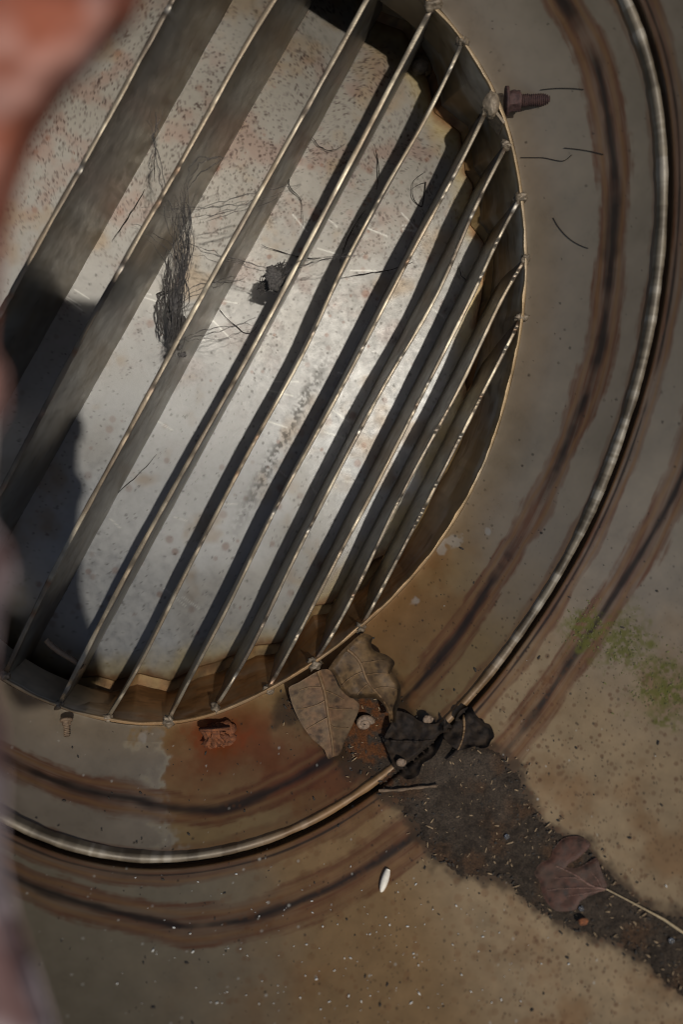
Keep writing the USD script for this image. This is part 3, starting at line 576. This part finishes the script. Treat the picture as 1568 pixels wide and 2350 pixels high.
# ------------------------------------------------------------------ seed, twig, shell, drops
g0, g1 = on(891, 1994, .002), on(875, 2046, .002); t = np.linspace(0, 1, 14)[:, None]
tag(prim(put('white_seed', tube(g0 + (g1 - g0) * t, .0026 * np.sqrt(np.clip(1 - (2 * t[:, 0] - .9) ** 2 / 1.25, .01, 1)), 10), 'white_seed')), 'slender white seed lying alone on the lower steel wall', 'seed')
q = smoothline(Z1([(670,1090),(760,1088),(880,1075),(1012,1062)]), 30)
tag(prim(put('dry_twig', tube(at(q[:, 0], q[:, 1], zwall(q[:, 0], q[:, 1]) + .0045), .0010 + .0003 * np.sin(np.arange(30) * .7), 7), 'twig')), 'thin pale twig lying across the upper end of the sediment', 'twig')
p = thing('snail_shell', on(832, 1656, .004), 'small pinkish tan snail shell between the two brown leaves', 'snail shell')
cs = on(*Z1([(582,690)])[0], .004); tt_ = np.linspace(0, 5.2 * np.pi, 90); rad = .0052 * np.exp(-tt_ / 9.5)
put('whorl', tube(np.stack([cs[0] + rad * np.cos(tt_), cs[1] + rad * np.sin(tt_) * .8, cs[2] + .0035 * (1 - np.exp(-tt_ / 6))], 1), .0030 * np.exp(-tt_ / 9.5), 8), 'shell_pink', p)
for (x_, y_, r_, mm, lab, cat) in ((*Z1([(800,925)])[0], .0034, 'shell_pink', 'pale tan pebble on top of the crumpled black leaf', 'pebble'), (*Z1([(958,672)])[0], .0036, 'shell_pink', 'pinkish pebble between the two black leaves', 'pebble'), (*Z2([(705,1070)])[0], .0030, 'orange_rust', 'small orange pebble below the red leaf', 'pebble')):
    tag(prim(put('pebble', blob(on(x_, y_, .009 if mm == 'shell_pink' else .005), r_, int(x_), .3, 3, (1, .8, .6)), mm)), lab, cat)
for (x_, y_, lab) in ((1164, 1919, 'clear round water drop on the bare middle of the sediment'), (*Z2([(690,960)])[0], 'glinting dark water drop at the lower edge of the red leaf'), (1542, 2158, 'large dull water drop on the sediment near the right edge')):
    tag(prim(put('water_drop', blob(on(x_, y_, .0026), .0017, 1, .0, 3, (1, 1, .8)), 'water')), lab, 'water drop')

# ------------------------------------------------------------------ cobweb and threads in the grille
def strand(pts, z0, z1, r, seed, jit=6, n=26):
    g = np.random.default_rng(seed); q = smoothline(np.array(pts, float) + g.normal(size=(len(pts), 2)) * jit, n)
    zz = np.linspace(z0, z1, n) + .004 * (noise(np.stack([np.arange(n) / 5., np.zeros(n) + seed, np.zeros(n)], -1)) - .5)
    q = q + (np.stack([noise(np.stack([np.arange(n) / 2.5, np.zeros(n) + seed * 3.1, np.zeros(n) + k], -1)) for k in (1, 2)], 1) - .5) * jit
    return tube(at(q[:, 0], q[:, 1], zz), r * np.sin(np.linspace(.15, np.pi - .15, n)) ** .6 * (.5 + noise(np.stack([np.arange(n) / 2., np.zeros(n) + seed * 1.7, np.zeros(n)], -1))), 4)
ms = []
for k in range(46):
    t0 = rng.normal() * 11; ms.append(strand([(418 + t0, 430 + 40 * rng.random()),(421 + t0 * .8, 500),(424 + t0 * .35, 565),(420, 625),(410 + rng.normal() * 5, 685),(404 + rng.normal() * 6, 745),(396 + rng.normal() * 8, 790 + 25 * rng.random())], .008 - .03 * rng.random(), .004, .0001 + .00035 * rng.random() ** 3, k, 9))
for k in range(12): ms.append(strand([(388,590),(381,650),(394,700),(402,750),(400,800)], -.03, -.005, .0002 + .0009 * rng.random() ** 2, 100 + k, 8))
for k in range(7): ms.append(strand([(392,668),(367,680),(361,712),(370,742),(376,768)], -.03, -.04, .0003 + .0005 * rng.random(), 130 + k, 5))
for k in range(55): ms.append(blob(at(400 + 9 * rng.normal(), 712 + 30 * rng.normal(), -.012 + .008 * rng.normal()), .0006 + .0030 * rng.random() ** 2, k, .9, 2, (.5, 1.7, .5), 2.5))
for k in range(10): ms.append(blob(at(404 + 8 * rng.normal(), 800 + 12 * rng.normal(), .003), .0008 + .0016 * rng.random(), k + 40, .9, 2, (.8, 1., .5), 2.5))
for k, t in enumerate([[(345,250),(372,400),(418,560)], [(330,470),(400,480),(600,470)], [(420,560),(520,600),(640,630)], [(300,520),(390,600),(405,700)], [(430,440),(470,380),(520,360)], [(405,790),(500,760),(590,740)], [(372,240),(350,330),(340,420)], [(400,700),(470,660),(560,640)], [(440,500),(560,470),(690,430)], [(640,640),(700,600),(820,590)]]):
    for j in range(3): ms.append(strand(t, .014 - .02 * j * rng.random(), .006, .00016 + .00014 * rng.random(), 230 + 5 * k + j, 9, 40))
tag(prim(put('cobweb', join(ms), 'cobweb_grey')), 'dirty grey cobweb hanging between the second and third slat from the left', 'cobweb')
ms = [strand([(648,612),(630,640),(612,650),(598,660)], -.01, -.03, .0006, 200 + k, 9, 14) for k in range(26)] + [blob(at(632 + 10 * rng.normal(), 640 + 9 * rng.normal(), -.012), .002 + .002 * rng.random(), k, .7, 2, (1, 1, .6), 2.5) for k in range(14)]
tag(prim(put('dust_tuft', join(ms), 'cobweb_grey')), 'dark fuzzy dust tuft caught on a slat above the middle of the grille', 'dust tuft')
threads = [[(350,250),(357,330),(352,420)], [(330,440),(300,500),(255,560)], [(940,440),(985,420),(968,470),(945,455),(940,420),(975,400)], [(500,700),(540,745),(570,760),(600,740)], [(780,640),(840,628),(900,620),(950,600)], [(690,350),(660,420),(690,470),(700,520)], [(860,330),(870,400),(858,440)],
           [(600,560),(690,590),(760,600)], [(240,1150),(330,1080),(360,1040)], [(720,310),(760,350),(800,330)], [(840,480),(800,540),(780,600)], [(1050,600),(1070,640),(1100,650)]]
zpl = -DEPTH + .004
ms = [strand(t, plate_z(*np.array(t[0], float)) + .004, plate_z(*np.array(t[-1], float)) + .004, .0003, 300 + k, 3, 30) for k, t in enumerate(threads)]
tag(prim(put('hair_threads', join(ms), 'thread_dark')), 'thin dark hairs and threads lying on the back plate behind the slats', 'threads', None, 'stuff')
ms = [strand(t, -.001, -.001, .00045, 400 + k, 3, 24) for k, t in enumerate([[(1190,360),(1240,362),(1290,368),(1310,355)], [(1295,340),(1340,345),(1385,355)], [(1235,205),(1290,203),(1340,206)]])]
for k, t in enumerate([[(1195,362),(1240,362),(1290,370),(1312,356)], [(1295,340),(1340,345),(1385,355)], [(1240,207),(1290,203),(1340,206)], [(1270,500),(1310,550),(1350,570)]]):
    q = smoothline(t, 26); tag(prim(put('wall_hair', tube(at(q[:, 0], q[:, 1], zwall(q[:, 0], q[:, 1]) + .0008), .00028, 4), 'thread_dark')), ['hooked dark hair on the upper right wall below the bolt', 'straight dark hair crossing the dark weld ring below the bolt', 'dark hair level with the bolt tip on the wall', 'faint curved hair lowest on the upper right wall'][k], 'hair')
q = smoothline([(105,1468),(130,1490),(165,1512),(190,1530)], 20)
tag(prim(put('dry_twig', tube(at(q[:, 0], q[:, 1], -.004), .0022, 6), 'twig')), 'short brown twig caught on the slats at the lower left of the grille', 'twig')

# ------------------------------------------------------------------ blurred edge of the opening, near the lens
FZ = .45
ol = np.array([(322,-30),(308,20),(215,130),(125,235),(55,360),(10,520),(-16,680),(-26,790),(6,860),(8,930),(-30,1020),(-34,1180),(14,1270),(24,1330),(-8,1420),(-24,1580),(4,1700),(6,1800),(0,1950),(20,2080),(52,2180),(92,2290),(125,2400),(160,2560),(-300,2620),(-620,1900),(-620,300),(-420,-160),(60,-60)], float)
pg = Polygon(smoothline(np.vstack([ol, ol[:1]]), 500)).buffer(0); x0, y0, x1, y1 = pg.bounds
gx, gy = np.meshgrid(np.arange(x0, x1, 9), np.arange(y0, y1, 9)); gp = np.stack([gx.ravel(), gy.ravel()], 1); gp = gp[shapely.contains_xy(pg.buffer(-6), gp[:, 0], gp[:, 1])]
ring = np.array(pg.exterior.segmentize(8).coords)[:-1]; A = np.vstack([ring, gp]); t = Delaunay(A).simplices; cc = A[t].mean(1); t = t[shapely.contains_xy(pg, cc[:, 0], cc[:, 1])]
d = shapely.distance(shapely.points(A), pg.exterior); a_, b_, c_ = A[t[:, 0]], A[t[:, 1]], A[t[:, 2]]; s = (b_ - a_)[:, 0] * (c_ - a_)[:, 1] - (b_ - a_)[:, 1] * (c_ - a_)[:, 0]; t[s > 0] = t[s > 0][:, ::-1]
rise = .014 * np.sqrt(np.clip(1 - (1 - np.clip(d / 110, 0, 1)) ** 2, 0, 1)); w = fb(A[:, 0], A[:, 1], 90, 4, 501)
topz = FZ - .006 + rise + .006 * (w - .5); top = at(A[:, 0], A[:, 1], topz); bot = at(A[:, 0], A[:, 1], FZ - .006 - rise * .6) + 0; n = len(A); k = len(ring); j = np.arange(k); j2 = (j + 1) % k
bot[:k] = top[:k] - [0, 0, .004]
c = np.zeros((n, 3)) + lin(140, 76, 52); low = sst(700, 1100, A[:, 1] + 200 * (w - .5)); c = mix(c, lin(150, 132, 130), low); c = mix(c, lin(180, 132, 116), sst(.48, .6, fb(A[:, 0], A[:, 1], 150, 3, 502)) * (1 - low) * .8)
c = mix(c, lin(90, 52, 42), low * sst(.5, .62, fb(A[:, 0], A[:, 1], 120, 3, 503)) * .8)
tag(prim(put('opening_edge', (np.vstack([top, bot]), np.vstack([t, t[:, ::-1] + n, np.stack([j, j2, j + n], 1), np.stack([j2, j2 + n, j + n], 1)])), 'front_paint', tint=np.vstack([c, c]))), 'blurred pinkish red rough edge of the opening along the left side, close to the lens', 'edge')
